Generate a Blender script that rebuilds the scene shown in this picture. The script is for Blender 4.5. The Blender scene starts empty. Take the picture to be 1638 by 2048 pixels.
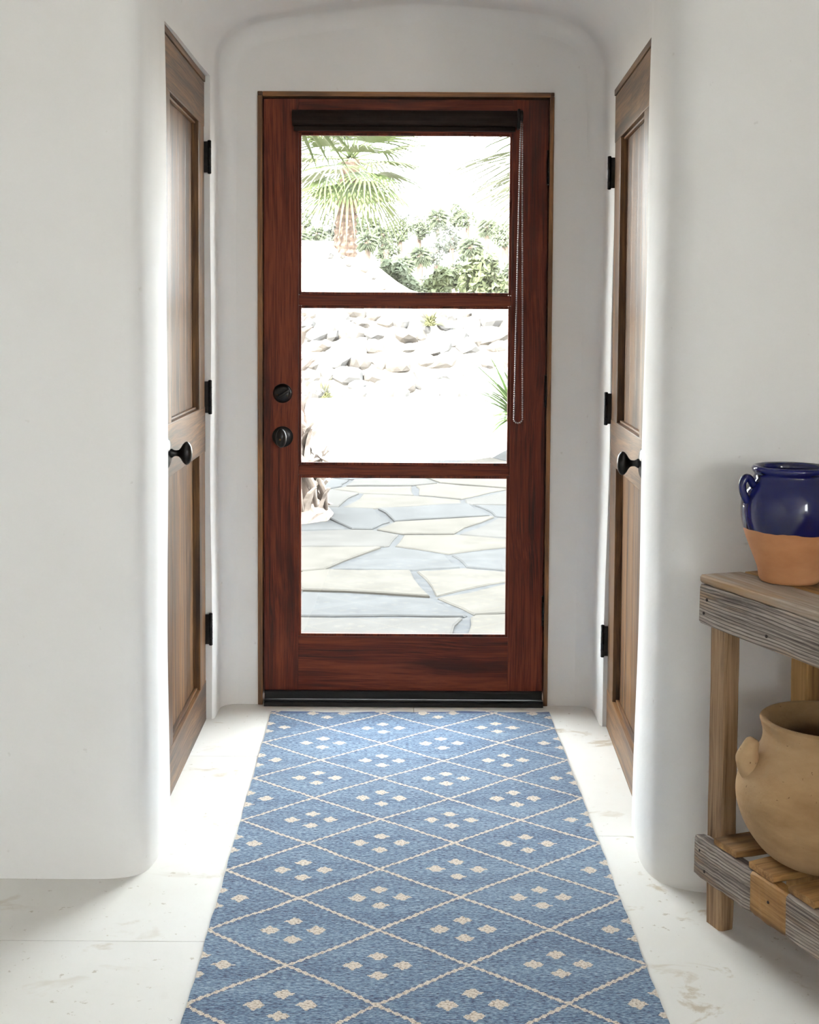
import bpy, bmesh, math, random
import numpy as np
from mathutils import Vector, Matrix
random.seed(7)
RNG = np.random.default_rng(7)
SC = bpy.context.scene
COL = SC.collection

# ------------------------------------------------------------------ camera
F_PX = 2600.0
TILT, ROLL, CAM_H = 0.0577136, 0.0058, 1.29
PY = 787.22                                   # principal point row in the 1638x2048 frame
cam_data = bpy.data.cameras.new('camera')
cam_data.sensor_fit = 'HORIZONTAL'
cam_data.sensor_width = 36.0
cam_data.lens = F_PX * 36.0 / 1638.0
cam_data.shift_y = -(1024.0 - PY) / 1638.0
cam_data.clip_start = 0.05
cam_data.clip_end = 500
cam = bpy.data.objects.new('camera', cam_data)
COL.objects.link(cam)
_r = Vector((1, 0, 0))
_w = Vector((0, math.cos(TILT), -math.sin(TILT)))
_d = Vector((0, -math.sin(TILT), -math.cos(TILT)))
_R = math.cos(ROLL) * _r - math.sin(ROLL) * _d
_D = math.sin(ROLL) * _r + math.cos(ROLL) * _d
m = Matrix.Identity(4)
for i in range(3):
    m[i][0] = _R[i]; m[i][1] = -_D[i]; m[i][2] = -_w[i]
m[2][3] = CAM_H
cam.matrix_world = m
SC.camera = cam

# ------------------------------------------------------------------ world, sun, exposure
SKY = 21.0
world = bpy.data.worlds.new('sky')
SC.world = world
world.use_nodes = True
wn = world.node_tree.nodes
wn['Background'].inputs['Color'].default_value = (0.93, 0.97, 1.0, 1)
wn['Background'].inputs['Strength'].default_value = SKY
sun_data = bpy.data.lights.new('sun', 'SUN')
sun_data.energy = 34.0
sun_data.angle = math.radians(0.6)
sun_data.color = (1.0, 0.95, 0.87)
sun = bpy.data.objects.new('sun', sun_data)
COL.objects.link(sun)
_el, _az = math.radians(30), math.radians(25)
sun.rotation_euler = Vector((math.sin(_az) * math.cos(_el), math.cos(_az) * math.cos(_el), -math.sin(_el))).to_track_quat('-Z', 'Y').to_euler()
sun.location = (-4, -8, 9)
vs = SC.view_settings
vs.view_transform = 'Standard'
vs.look = 'None'
vs.gamma = 1.0
vs.use_curve_mapping = False
vs.exposure = 0.42

# ------------------------------------------------------------------ node helpers
def new_mat(name):
    mt = bpy.data.materials.new(name)
    mt.use_nodes = True
    nt = mt.node_tree
    return mt, nt, nt.nodes['Principled BSDF']

class N:
    """tiny node-graph helper"""
    def __init__(s, nt): s.nt = nt
    def node(s, t, **kw):
        n = s.nt.nodes.new(t)
        for k, v in kw.items(): setattr(n, k, v)
        return n
    def set(s, inp, v):
        if isinstance(v, bpy.types.NodeSocket): s.nt.links.new(v, inp)
        else: inp.default_value = v
    def m(s, op, a, b=0.0, c=None, clamp=False):
        n = s.node('ShaderNodeMath', operation=op, use_clamp=clamp)
        s.set(n.inputs[0], a); s.set(n.inputs[1], b)
        if c is not None: s.set(n.inputs[2], c)
        return n.outputs[0]
    def coords(s, random_shift=True):
        tc = s.node('ShaderNodeTexCoord').outputs['Object']
        if not random_shift: return tc
        oi = s.node('ShaderNodeObjectInfo').outputs['Random']
        va = s.node('ShaderNodeVectorMath', operation='ADD')
        cb = s.node('ShaderNodeCombineXYZ')
        for k, f in enumerate((7.3, 11.1, 5.7)): s.set(cb.inputs[k], s.m('MULTIPLY', oi, f))
        s.set(va.inputs[0], tc); s.set(va.inputs[1], cb.outputs[0])
        return va.outputs[0]
    def mapping(s, v, scale):
        n = s.node('ShaderNodeMapping')
        s.set(n.inputs['Vector'], v); n.inputs['Scale'].default_value = scale
        return n.outputs[0]
    def noise(s, v, scale=1.0, detail=4.0, rough=0.55, dist=0.0):
        n = s.node('ShaderNodeTexNoise')
        s.set(n.inputs['Vector'], v)
        n.inputs['Scale'].default_value = scale; n.inputs['Detail'].default_value = detail
        n.inputs['Roughness'].default_value = rough; n.inputs['Distortion'].default_value = dist
        return n.outputs['Fac']
    def ramp(s, fac, stops):
        n = s.node('ShaderNodeValToRGB')
        s.set(n.inputs[0], fac)
        el = n.color_ramp.elements
        while len(el) < len(stops): el.new(0.5)
        for e, (p, c) in zip(el, stops):
            e.position = p
            e.color = (c[0], c[1], c[2], 1) if len(c) == 3 else c
        return n.outputs['Color']
    def mix(s, fac, a, b, mode='MIX'):
        n = s.node('ShaderNodeMix', data_type='RGBA', blend_type=mode)
        s.set(n.inputs['Factor'], fac)
        s.set(n.inputs['A'], a if isinstance(a, bpy.types.NodeSocket) else (*a[:3], 1))
        s.set(n.inputs['B'], b if isinstance(b, bpy.types.NodeSocket) else (*b[:3], 1))
        return n.outputs['Result']
    def bump(s, h, strength=0.3, dist=0.01):
        n = s.node('ShaderNodeBump')
        n.inputs['Strength'].default_value = strength; n.inputs['Distance'].default_value = dist
        s.set(n.inputs['Height'], h)
        return n.outputs['Normal']

def plain(name, col, rough=0.5, metal=0.0, spec=0.5, var=0.12, scale=20, bump=0.0):
    mt, nt, b = new_mat(name); g = N(nt)
    f = g.noise(g.coords(), scale, 4)
    c2 = tuple(max(0, x * (1 - var * 2)) for x in col)
    c3 = tuple(min(1, x * (1 + var)) for x in col)
    g.set(b.inputs['Base Color'], g.ramp(f, [(0.3, c2), (0.7, c3)]))
    b.inputs['Roughness'].default_value = rough
    b.inputs['Metallic'].default_value = metal
    b.inputs['Specular IOR Level'].default_value = spec
    if bump: g.set(b.inputs['Normal'], g.bump(f, bump, 0.004))
    return mt

def wood(name, cols, axis, rough=0.45, grain=1.0, bump=0.15, coat=0.0, fine=0.35, spec=0.5, lines=0.0):
    """cols: dark, mid, light, streak.  axis: grain direction 0,1,2 in object space"""
    mt, nt, b = new_mat(name); g = N(nt)
    co = g.coords()
    def sc(across, along):
        v = [across * grain] * 3; v[axis] = along * grain
        return tuple(v)
    warp = g.noise(g.mapping(co, sc(3.0, 1.2)), 1.0, 2)
    vw = g.node('ShaderNodeVectorMath', operation='ADD')
    cb = g.node('ShaderNodeCombineXYZ')
    for k in range(3):
        if k != axis: g.set(cb.inputs[k], g.m('MULTIPLY', g.m('SUBTRACT', warp, 0.5), 0.06))
    g.set(vw.inputs[0], co); g.set(vw.inputs[1], cb.outputs[0])
    co = vw.outputs[0]
    tone = g.noise(g.mapping(co, sc(7, 0.9)), 1.0, 3)
    streak = g.noise(g.mapping(co, sc(45, 1.3)), 1.0, 5, 0.6)
    fin = g.noise(g.mapping(co, sc(220, 5)), 1.0, 3, 0.6)
    val = g.m('ADD', g.m('ADD', g.m('MULTIPLY', tone, 0.45), g.m('MULTIPLY', streak, 0.55)), g.m('MULTIPLY', g.m('SUBTRACT', fin, 0.5), fine))
    col = g.ramp(val, [(0.30, cols[0]), (0.46, cols[1]), (0.62, cols[2]), (0.78, cols[1])])
    sm = g.ramp(g.noise(g.mapping(co, sc(11, 1.6)), 1.0, 4, 0.6), [(0.53, (0, 0, 0)), (0.67, (1, 1, 1))])
    col = g.mix(g.m('MULTIPLY', sm, 0.85), col, cols[3])
    hgt = g.m('ADD', fin, g.m('MULTIPLY', streak, 0.8))
    if lines:
        wv = g.node('ShaderNodeTexWave', wave_type='BANDS', bands_direction={0: 'Z', 1: 'X', 2: 'X'}[axis])
        g.set(wv.inputs['Vector'], g.mapping(co, sc(1.0, 0.12)))
        wv.inputs['Scale'].default_value = lines; wv.inputs['Distortion'].default_value = 2.2
        wv.inputs['Detail'].default_value = 3; wv.inputs['Detail Scale'].default_value = 1.5
        ln = g.ramp(wv.outputs['Fac'], [(0.0, (1, 1, 1)), (0.35, (0, 0, 0))])
        col = g.mix(g.m('MULTIPLY', ln, 0.7), col, cols[0])
        hgt = g.m('SUBTRACT', hgt, g.m('MULTIPLY', ln, 1.2))
    g.set(b.inputs['Base Color'], col)
    b.inputs['Roughness'].default_value = rough
    b.inputs['Specular IOR Level'].default_value = spec
    b.inputs['Coat Weight'].default_value = coat
    b.inputs['Coat Roughness'].default_value = 0.25
    if bump: g.set(b.inputs['Normal'], g.bump(hgt, bump, 0.002))
    return mt

# ------------------------------------------------------------------ materials
def plaster_mat():
    mt, nt, b = new_mat('white_plaster'); g = N(nt)
    co = g.coords(False)
    f = g.noise(co, 2.2, 5, 0.55)
    fine = g.noise(co, 22, 5, 0.6)
    pits = g.ramp(g.noise(co, 38, 2), [(0.20, (1, 1, 1)), (0.26, (0, 0, 0))])
    col = g.ramp(f, [(0.3, (0.885, 0.872, 0.846)), (0.7, (0.92, 0.916, 0.90))])
    col = g.mix(g.m('MULTIPLY', pits, 0.25), col, (0.5, 0.46, 0.40))
    g.set(b.inputs['Base Color'], col)
    b.inputs['Roughness'].default_value = 0.75
    b.inputs['Specular IOR Level'].default_value = 0.25
    h = g.m('ADD', g.m('MULTIPLY', g.noise(co, 4.5, 4), 1.0), g.m('MULTIPLY', fine, 0.14))
    g.set(b.inputs['Normal'], g.bump(h, 0.30, 0.012))
    return mt

def slab_mat():
    mt, nt, b = new_mat('cream_limestone'); g = N(nt)
    co = g.coords(True)
    f = g.noise(co, 2.0, 5, 0.6)
    col = g.ramp(f, [(0.3, (0.79, 0.77, 0.72)), (0.7, (0.86, 0.85, 0.82))])
    st = g.noise(g.mapping(co, (5.5, 9, 5)), 1.0, 5, 0.62, 0.6)
    col = g.mix(g.m('MULTIPLY', g.m('MULTIPLY', g.ramp(st, [(0.60, (0, 0, 0)), (0.67, (1, 1, 1))]), g.ramp(g.noise(co, 1.7, 2), [(0.42, (0.1, 0.1, 0.1)), (0.60, (1, 1, 1))])), 0.75), col, (0.50, 0.41, 0.28))
    st2 = g.noise(co, 48, 3, 0.6)
    col = g.mix(g.m('MULTIPLY', g.ramp(st2, [(0.67, (0, 0, 0)), (0.72, (1, 1, 1))]), 0.6), col, (0.46, 0.40, 0.31))
    g.set(b.inputs['Base Color'], col)
    b.inputs['Roughness'].default_value = 0.48
    b.inputs['Specular IOR Level'].default_value = 0.35
    g.set(b.inputs['Normal'], g.bump(g.noise(co, 14, 5), 0.10, 0.006))
    return mt

def glass_mat():
    mt = bpy.data.materials.new('window_glass'); mt.use_nodes = True
    nt = mt.node_tree; nt.nodes.clear(); g = N(nt)
    out = g.node('ShaderNodeOutputMaterial')
    tr = g.node('ShaderNodeBsdfTransparent'); tr.inputs[0].default_value = (0.97, 0.985, 0.98, 1)
    gl = g.node('ShaderNodeBsdfGlossy'); gl.inputs['Roughness'].default_value = 0.02
    fr = g.node('ShaderNodeFresnel')      # unrefracted thin pane: the same reflectance on both of its faces
    bf = g.node('ShaderNodeNewGeometry').outputs['Backfacing']
    g.set(fr.inputs[0], g.m('ADD', 1.45, g.m('MULTIPLY', bf, 1 / 1.45 - 1.45)))
    mx = g.node('ShaderNodeMixShader')
    g.set(mx.inputs[0], fr.outputs[0]); g.set(mx.inputs[1], tr.outputs[0]); g.set(mx.inputs[2], gl.outputs[0])
    nt.links.new(mx.outputs[0], out.inputs[0])
    return mt

PLASTER = plaster_mat()
SLAB = slab_mat()
GLASS = glass_mat()
GROUT = plain('grout', (0.52, 0.49, 0.43), 0.9)
MAHOG = [(0.026, 0.006, 0.004), (0.105, 0.018, 0.008), (0.20, 0.042, 0.016), (0.036, 0.009, 0.006)]
MAHOG_V = wood('mahogany_upright', MAHOG, 2, 0.5, fine=0.6, bump=0.12, spec=0.25)
MAHOG_H = wood('mahogany_level', MAHOG, 0, 0.5, fine=0.5, bump=0.10, spec=0.25)
JAMB = [(0.03, 0.014, 0.007), (0.14, 0.06, 0.020), (0.30, 0.13, 0.040), (0.022, 0.014, 0.010)]
JAMB_V = wood('jamb_wood_upright', JAMB, 2, 0.5, fine=0.5, bump=0.2)
JAMB_H = wood('jamb_wood_level', JAMB, 0, 0.5, fine=0.5, bump=0.2)
WALN = [(0.014, 0.006, 0.003), (0.092, 0.042, 0.015), (0.25, 0.125, 0.046), (0.016, 0.009, 0.006)]
WALN_V = wood('walnut_upright', WALN, 2, 0.42, bump=0.12, coat=0.05, spec=0.35)
WALN_H = wood('walnut_level', WALN, 0, 0.42, bump=0.12, coat=0.05, spec=0.35)
GREY = [(0.085, 0.068, 0.060), (0.26, 0.215, 0.185), (0.42, 0.36, 0.31), (0.36, 0.215, 0.11)]
GREYW = wood('weathered_grey_wood', GREY, 0, 0.8, bump=0.5, fine=0.8, spec=0.2, lines=46)
TAN = [(0.09, 0.05, 0.026), (0.25, 0.155, 0.085), (0.38, 0.25, 0.145), (0.15, 0.09, 0.05)]
TAN_V = wood('tan_wood_upright', TAN, 2, 0.75, bump=0.4, fine=0.6, spec=0.2)
TOPW = wood('grey_tan_top_wood', [(0.14, 0.095, 0.06), (0.29, 0.22, 0.16), (0.40, 0.33, 0.265), (0.34, 0.20, 0.09)], 0, 0.7, bump=0.25, fine=0.5, spec=0.25)
ORNG = [(0.12, 0.055, 0.018), (0.34, 0.18, 0.065), (0.48, 0.28, 0.11), (0.10, 0.055, 0.028)]
ORNG_H = wood('orange_pine_level', ORNG, 0, 0.6, bump=0.25, spec=0.25)
ORNG_Y = wood('orange_pine_slat', ORNG, 1, 0.65, bump=0.3, spec=0.25)
ORNG_V = wood('orange_pine_upright', ORNG, 2, 0.65, bump=0.3, spec=0.25)
BRONZE = plain('dark_bronze', (0.014, 0.013, 0.013), 0.28, 0.6, var=0.3, scale=60)
BLACK = plain('black_weatherstrip', (0.010, 0.010, 0.011), 0.6, 0.0, spec=0.3)
BLIND = plain('dark_brown_blind', (0.016, 0.009, 0.007), 0.7, 0.0, spec=0.15)
CHAINM = plain('grey_bead_chain', (0.34, 0.30, 0.30), 0.35, 0.4)
BRASS = plain('screw_brass', (0.25, 0.16, 0.07), 0.35, 0.9)
NAILM = plain('rusty_nail', (0.03, 0.018, 0.012), 0.7, 0.3)

def pot_blue():
    mt, nt, b = new_mat('blue_glazed_terracotta'); g = N(nt)
    co = g.coords(False)
    sx = g.node('ShaderNodeSeparateXYZ'); g.set(sx.inputs[0], co)
    wob = g.noise(g.mapping(co, (9, 9, 2)), 1.0, 3)
    z = g.m('ADD', sx.outputs[2], g.m('MULTIPLY', g.m('SUBTRACT', wob, 0.5), 0.020))
    fac = g.m('GREATER_THAN', z, 0.107)
    tn = g.noise(g.mapping(co, (7, 7, 12)), 1.0, 4)
    terra = g.ramp(tn, [(0.3, (0.40, 0.165, 0.065)), (0.7, (0.56, 0.27, 0.125))])
    blue = g.ramp(g.noise(co, 9, 3), [(0.3, (0.002, 0.003, 0.040)), (0.7, (0.003, 0.006, 0.085))])
    g.set(b.inputs['Base Color'], g.mix(fac, terra, blue))
    g.set(b.inputs['Roughness'], g.m('SUBTRACT', 0.75, g.m('MULTIPLY', fac, 0.68)))
    h = g.m('ADD', g.m('MULTIPLY', g.noise(g.mapping(co, (3, 3, 90)), 1.0, 2), 0.5), g.noise(co, 25, 3))
    g.set(b.inputs['Normal'], g.bump(h, 0.08, 0.006))
    return mt

def pot_tan():
    mt, nt, b = new_mat('sandy_terracotta'); g = N(nt)
    co = g.coords(False)
    a = g.noise(g.mapping(co, (4, 4, 9)), 1.0, 5, 0.6)
    col = g.ramp(a, [(0.28, (0.25, 0.145, 0.065)), (0.5, (0.38, 0.24, 0.122)), (0.72, (0.47, 0.325, 0.185))])
    sp = g.ramp(g.noise(co, 130, 2), [(0.70, (0, 0, 0)), (0.75, (1, 1, 1))])
    col = g.mix(g.m('MULTIPLY', sp, 0.7), col, (0.14, 0.07, 0.03))
    ash = g.ramp(g.noise(co, 11, 4), [(0.62, (0, 0, 0)), (0.75, (1, 1, 1))])
    col = g.mix(g.m('MULTIPLY', ash, 0.35), col, (0.33, 0.27, 0.19))
    g.set(b.inputs['Base Color'], col)
    b.inputs['Roughness'].default_value = 0.85
    b.inputs['Specular IOR Level'].default_value = 0.2
    h = g.m('SUBTRACT', g.noise(co, 60, 5), g.m('MULTIPLY', sp, 0.8))
    g.set(b.inputs['Normal'], g.bump(h, 0.35, 0.003))
    return mt
POT_BLUE, POT_TAN = pot_blue(), pot_tan()

PU, PV, U0, V0 = 0.3585, 0.300, -0.089, -1.515
def rug_mat():
    mt, nt, b = new_mat('blue_flatweave_wool'); g = N(nt)
    co = g.coords(False)
    sx = g.node('ShaderNodeSeparateXYZ'); g.set(sx.inputs[0], co)
    wob = g.noise(co, 9, 2)
    wob2 = g.noise(g.mapping(co, (1, 1.3, 1)), 8, 2)
    u = g.m('ADD', sx.outputs[0], g.m('MULTIPLY', g.m('SUBTRACT', wob, 0.5), 0.012))
    v = g.m('ADD', sx.outputs[1], g.m('MULTIPLY', g.m('SUBTRACT', wob2, 0.5), 0.012))
    CU, CV = 0.0058, 0.0042                          # one stitch
    cell = g.m('FLOOR', g.m('DIVIDE', v, CV))
    half = g.m('MULTIPLY', g.m('MODULO', g.m('ABSOLUTE', cell), 2.0), 0.5)
    uq = g.m('MULTIPLY', g.m('SUBTRACT', g.m('ADD', g.m('FLOOR', g.m('ADD', g.m('DIVIDE', u, CU), half)), 0.5), half), CU)
    vq = g.m('MULTIPLY', g.m('ADD', cell, 0.5), CV)
    a = g.m('DIVIDE', g.m('SUBTRACT', uq, U0), PU)
    c = g.m('DIVIDE', g.m('SUBTRACT', vq, V0), PV)
    def near_int(x):
        return g.m('ABSOLUTE', g.m('SUBTRACT', g.m('FRACT', g.m('ADD', x, 0.5)), 0.5))
    d = g.m('MINIMUM', near_int(g.m('ADD', a, c)), near_int(g.m('SUBTRACT', a, c)))
    line = g.m('LESS_THAN', d, 0.0180)
    edge = g.m('LESS_THAN', d, 0.031)
    # four little stars round the middle of every diamond
    def star(au, av):
        fu = g.m('MULTIPLY', g.m('SUBTRACT', g.m('FRACT', g.m('ADD', au, 0.5)), 0.5), PU)
        fv = g.m('MULTIPLY', g.m('SUBTRACT', g.m('FRACT', g.m('ADD', av, 0.5)), 0.5), PV)
        au_, av_ = g.m('ABSOLUTE', fu), g.m('ABSOLUTE', fv)
        s1 = g.m('ADD', g.m('DIVIDE', g.m('ABSOLUTE', g.m('SUBTRACT', au_, 0.0495)), 0.0215), g.m('DIVIDE', av_, 0.0200))
        s2 = g.m('ADD', g.m('DIVIDE', au_, 0.0215), g.m('DIVIDE', g.m('ABSOLUTE', g.m('SUBTRACT', av_, 0.0395)), 0.0185))
        return g.m('LESS_THAN', g.m('MINIMUM', s1, s2), 1.0)
    s = g.m('MAXIMUM', star(g.m('ADD', a, 0.5), c), star(a, g.m('ADD', c, 0.5)))
    pat = g.m('MAXIMUM', line, s)
    # yarn: short dark and light dashes across
    dash = g.noise(g.mapping(co, (105, 300, 1)), 1.0, 2, 0.65)
    dash2 = g.noise(g.mapping(co, (38, 150, 1)), 1.0, 3, 0.6)
    bands = g.noise(g.mapping(co, (1.5, 16, 1)), 1.0, 4, 0.6)
    val = g.m('ADD', g.m('ADD', g.m('MULTIPLY', dash, 0.56), g.m('MULTIPLY', dash2, 0.26)), g.m('MULTIPLY', bands, 0.18))
    blue = g.ramp(val, [(0.395, (0.018, 0.030, 0.085)), (0.46, (0.070, 0.120, 0.210)), (0.53, (0.150, 0.233, 0.335)), (0.60, (0.27, 0.36, 0.47)), (0.68, (0.42, 0.49, 0.56))])
    blue = g.mix(g.m('MULTIPLY', edge, 0.55), blue, (0.030, 0.045, 0.115))
    blue = g.mix(g.m('GREATER_THAN', v, -0.014), blue, (0.05, 0.085, 0.19))
    spk = g.noise(g.mapping(co, (190, 260, 1)), 1.0, 2)
    cream = g.ramp(spk, [(0.30, (0.16, 0.12, 0.08)), (0.42, (0.52, 0.43, 0.34)), (0.6, (0.70, 0.62, 0.53))])
    col = g.mix(pat, blue, cream)
    g.set(b.inputs['Base Color'], col)
    b.inputs['Roughness'].default_value = 0.9
    b.inputs['Specular IOR Level'].default_value = 0.15
    b.inputs['Sheen Weight'].default_value = 0.35
    b.inputs['Sheen Roughness'].default_value = 0.4
    h = g.m('ADD', g.m('ADD', dash, g.m('MULTIPLY', dash2, 0.5)), g.m('MULTIPLY', pat, 0.25))
    g.set(b.inputs['Normal'], g.bump(h, 0.5, 0.004))
    return mt
RUG = rug_mat()

SAND = plain('pale_sand', (0.40, 0.36, 0.31), 0.95, spec=0.1, var=0.08, scale=3, bump=0.3)
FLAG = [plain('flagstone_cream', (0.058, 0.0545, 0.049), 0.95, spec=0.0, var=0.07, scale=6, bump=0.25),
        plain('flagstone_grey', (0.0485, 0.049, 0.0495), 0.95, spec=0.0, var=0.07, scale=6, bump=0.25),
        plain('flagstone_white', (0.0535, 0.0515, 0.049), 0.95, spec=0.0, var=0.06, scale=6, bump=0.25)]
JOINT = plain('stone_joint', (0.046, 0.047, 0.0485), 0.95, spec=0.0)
ROCKM = [plain('rock_grey', (0.062, 0.060, 0.059), 0.95, spec=0.1, var=0.14, scale=5, bump=0.6),
         plain('rock_pink', (0.073, 0.066, 0.060), 0.95, spec=0.1, var=0.14, scale=5, bump=0.6)]
PALMG = plain('palm_leaf', (0.060, 0.078, 0.030), 0.55, spec=0.3, var=0.15, scale=3)
PALMG2 = plain('palm_leaf_fresh', (0.075, 0.125, 0.038), 0.5, spec=0.3, var=0.15, scale=3)
TREEG = plain('far_foliage', (0.066, 0.077, 0.052), 0.8, spec=0.1, var=0.25, scale=1.3)
TREEG2 = plain('far_foliage_grey', (0.082, 0.090, 0.076), 0.8, spec=0.1, var=0.25, scale=1.3)
BUSHG = plain('bush_foliage', (0.056, 0.066, 0.032), 0.7, spec=0.2, var=0.25, scale=2)
DRYG = plain('dry_grass', (0.065, 0.066, 0.030), 0.8, spec=0.1, var=0.2, scale=8)
TRUNK = plain('palm_trunk_bark', (0.085, 0.062, 0.050), 0.95, spec=0.1, var=0.25, scale=14, bump=0.6)
HUSK = plain('dry_palm_husk', (0.19, 0.158, 0.137), 0.9, spec=0.1, var=0.25, scale=10, bump=0.4)
EXTW = plain('exterior_stucco', (0.70, 0.68, 0.63), 0.9, spec=0.1, var=0.04)

# ------------------------------------------------------------------ mesh helpers
class MB:
    def __init__(s): s.v = []; s.f = []; s.sm = []
    def add(s, vs, fs, smooth=False):
        o = len(s.v)
        s.v += [tuple(map(float, p)) for p in vs]
        for f in fs: s.f.append(tuple(i + o for i in f)); s.sm.append(smooth)
        return s
    def box(s, x0, x1, y0, y1, z0, z1):
        vs = [(x, y, z) for x in (x0, x1) for y in (y0, y1) for z in (z0, z1)]
        return s.add(vs, [(0, 1, 3, 2), (4, 6, 7, 5), (0, 4, 5, 1), (2, 3, 7, 6), (0, 2, 6, 4), (1, 5, 7, 3)])
    def rings(s, rings, close=True, cap0=False, cap1=False, smooth=True):
        n = len(rings[0]); vs = [p for r in rings for p in r]; fs = []
        for i in range(len(rings) - 1):
            for j in range(n if close else n - 1):
                k = (j + 1) % n
                fs.append((i * n + j, i * n + k, (i + 1) * n + k, (i + 1) * n + j))
        if cap0: fs.append(tuple(range(n))[::-1])
        if cap1: fs.append(tuple((len(rings) - 1) * n + j for j in range(n)))
        return s.add(vs, fs, smooth)
    def lathe(s, prof, seg=48, axis=(0, 0, 1), at=(0, 0, 0), sx=1.0, sy=1.0, caps=True):
        ax = Vector(axis).normalized()
        t = Vector((0, 0, 1)) if abs(ax.z) < 0.9 else Vector((1, 0, 0))
        a = t.cross(ax).normalized(); b = ax.cross(a)     # b = "up" for level axes
        rings = []
        for r, h in prof:
            rings.append([tuple(Vector(at) + ax * h + a * (math.cos(2 * math.pi * k / seg) * r * sx) + b * (math.sin(2 * math.pi * k / seg) * r * sy)) for k in range(seg)])
        return s.rings(rings, True, caps, caps)
    def tube(s, path, rad, seg=10, caps=True, flat=1.0):
        P = [Vector(p) for p in path]; rings = []
        if not hasattr(rad, '__len__'): rad = [rad] * len(P)
        up = Vector((0.13, 0.21, 1)).normalized()
        for i, p in enumerate(P):
            t = (P[min(i + 1, len(P) - 1)] - P[max(i - 1, 0)]).normalized()
            a = t.cross(up)
            if a.length < 1e-3: a = t.cross(Vector((1, 0, 0)))
            a.normalize(); b = a.cross(t)
            rings.append([tuple(p + a * math.cos(2 * math.pi * k / seg) * rad[i] + b * math.sin(2 * math.pi * k / seg) * rad[i] * flat) for k in range(seg)])
        return s.rings(rings, True, caps, caps)
    def mesh(s, name, mat):
        me = bpy.data.meshes.new(name)
        me.from_pydata(s.v, [], s.f)
        me.polygons.foreach_set('use_smooth', s.sm)
        if mat: me.materials.append(mat)
        me.update()
        return me
    def build(s, name, mat, parent=None, bevel=0.0, loc=None, rot=None):
        me = s.mesh(name, mat)
        bm = bmesh.new(); bm.from_mesh(me)
        bmesh.ops.recalc_face_normals(bm, faces=bm.faces)
        if bevel:
            es = [e for e in bm.edges if len(e.link_faces) == 2 and e.calc_face_angle(0) > 0.6]
            r = bmesh.ops.bevel(bm, geom=es, offset=bevel, segments=2, profile=0.6, affect='EDGES', clamp_overlap=True)
        bm.to_mesh(me); bm.free()
        return link(name, me, parent, loc, rot)

def link(name, me, parent=None, loc=None, rot=None):
    o = bpy.data.objects.new(name, me)
    COL.objects.link(o)
    if parent: o.parent = parent
    if loc: o.location = loc
    if rot: o.rotation_euler = rot
    return o
def empty(name, loc=(0, 0, 0), rz=0.0):
    o = bpy.data.objects.new(name, None)
    o.empty_display_size = 0.1
    COL.objects.link(o); o.location = loc; o.rotation_euler = (0, 0, rz)
    return o
def tag(o, label=None, cat=None, kind=None, group=None):
    if label: o['label'] = label
    if cat: o['category'] = cat
    if kind: o['kind'] = kind
    if group: o['group'] = group
    return o
def box(name, mat, parent, x0, x1, y0, y1, z0, z1, bevel=0.0015):
    return MB().box(x0, x1, y0, y1, z0, z1).build(name, mat, parent, bevel)
def catmull(P, n):
    P = np.array(P, float); P = np.vstack([2 * P[0] - P[1], P, 2 * P[-1] - P[-2]]); out = []
    for i in range(1, len(P) - 2):
        for t in np.linspace(0, 1, n, endpoint=False):
            a, b, c, d = P[i - 1:i + 3]
            out.append(0.5 * (2 * b + (c - a) * t + (2 * a - 5 * b + 4 * c - d) * t ** 2 + (3 * b - a - 3 * c + d) * t ** 3))
    out.append(P[-2]); return np.array(out)

# ------------------------------------------------------------------ plaster shell: alcove, rounded corners, front walls
WALL_Y = 4.28
DL = dict(y0=3.325, y1=4.112, top=2.043)       # plaster opening of the left side door
DR = dict(y0=3.270, y1=4.060, top=1.998)       # plaster opening of the right side door
# section of the alcove, from the left foot over the vault to the right foot: (X, Z)
sec = [(-0.625, 2.06), (-0.622, 2.11), (-0.606, 2.155), (-0.563, 2.202), (-0.507, 2.230), (-0.40, 2.253), (-0.239, 2.277), (-0.02, 2.297),
       (0.21, 2.288), (0.423, 2.266), (0.503, 2.244), (0.582, 2.192), (0.622, 2.115), (0.630, 2.05)]
arch = catmull(sec, 5)
def col_pts(x0, x1, zs):
    return [(x0 + (x1 - x0) * z / 2.05, z) for z in zs]
zl = sorted(set(np.linspace(0, 2.03, 26).tolist() + [DL['top']]))
zr = sorted(set(np.linspace(0, 2.02, 26).tolist() + [DR['top']]))
PROF = np.array(col_pts(-0.622, -0.625, zl) + arch.tolist() + col_pts(0.612, 0.630, zr)[::-1])
NT = len(PROF)
tang = np.gradient(PROF, axis=0); tang /= np.linalg.norm(tang, axis=1)[:, None]
NORM = np.stack([-tang[:, 1], tang[:, 0]], 1)              # outwards (left foot: -X)
NL = len(zl); NR = len(zr)
BL = np.clip((PROF[:, 0] + 0.6) / 1.2, 0, 1); BL = BL * BL * (3 - 2 * BL)
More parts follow.
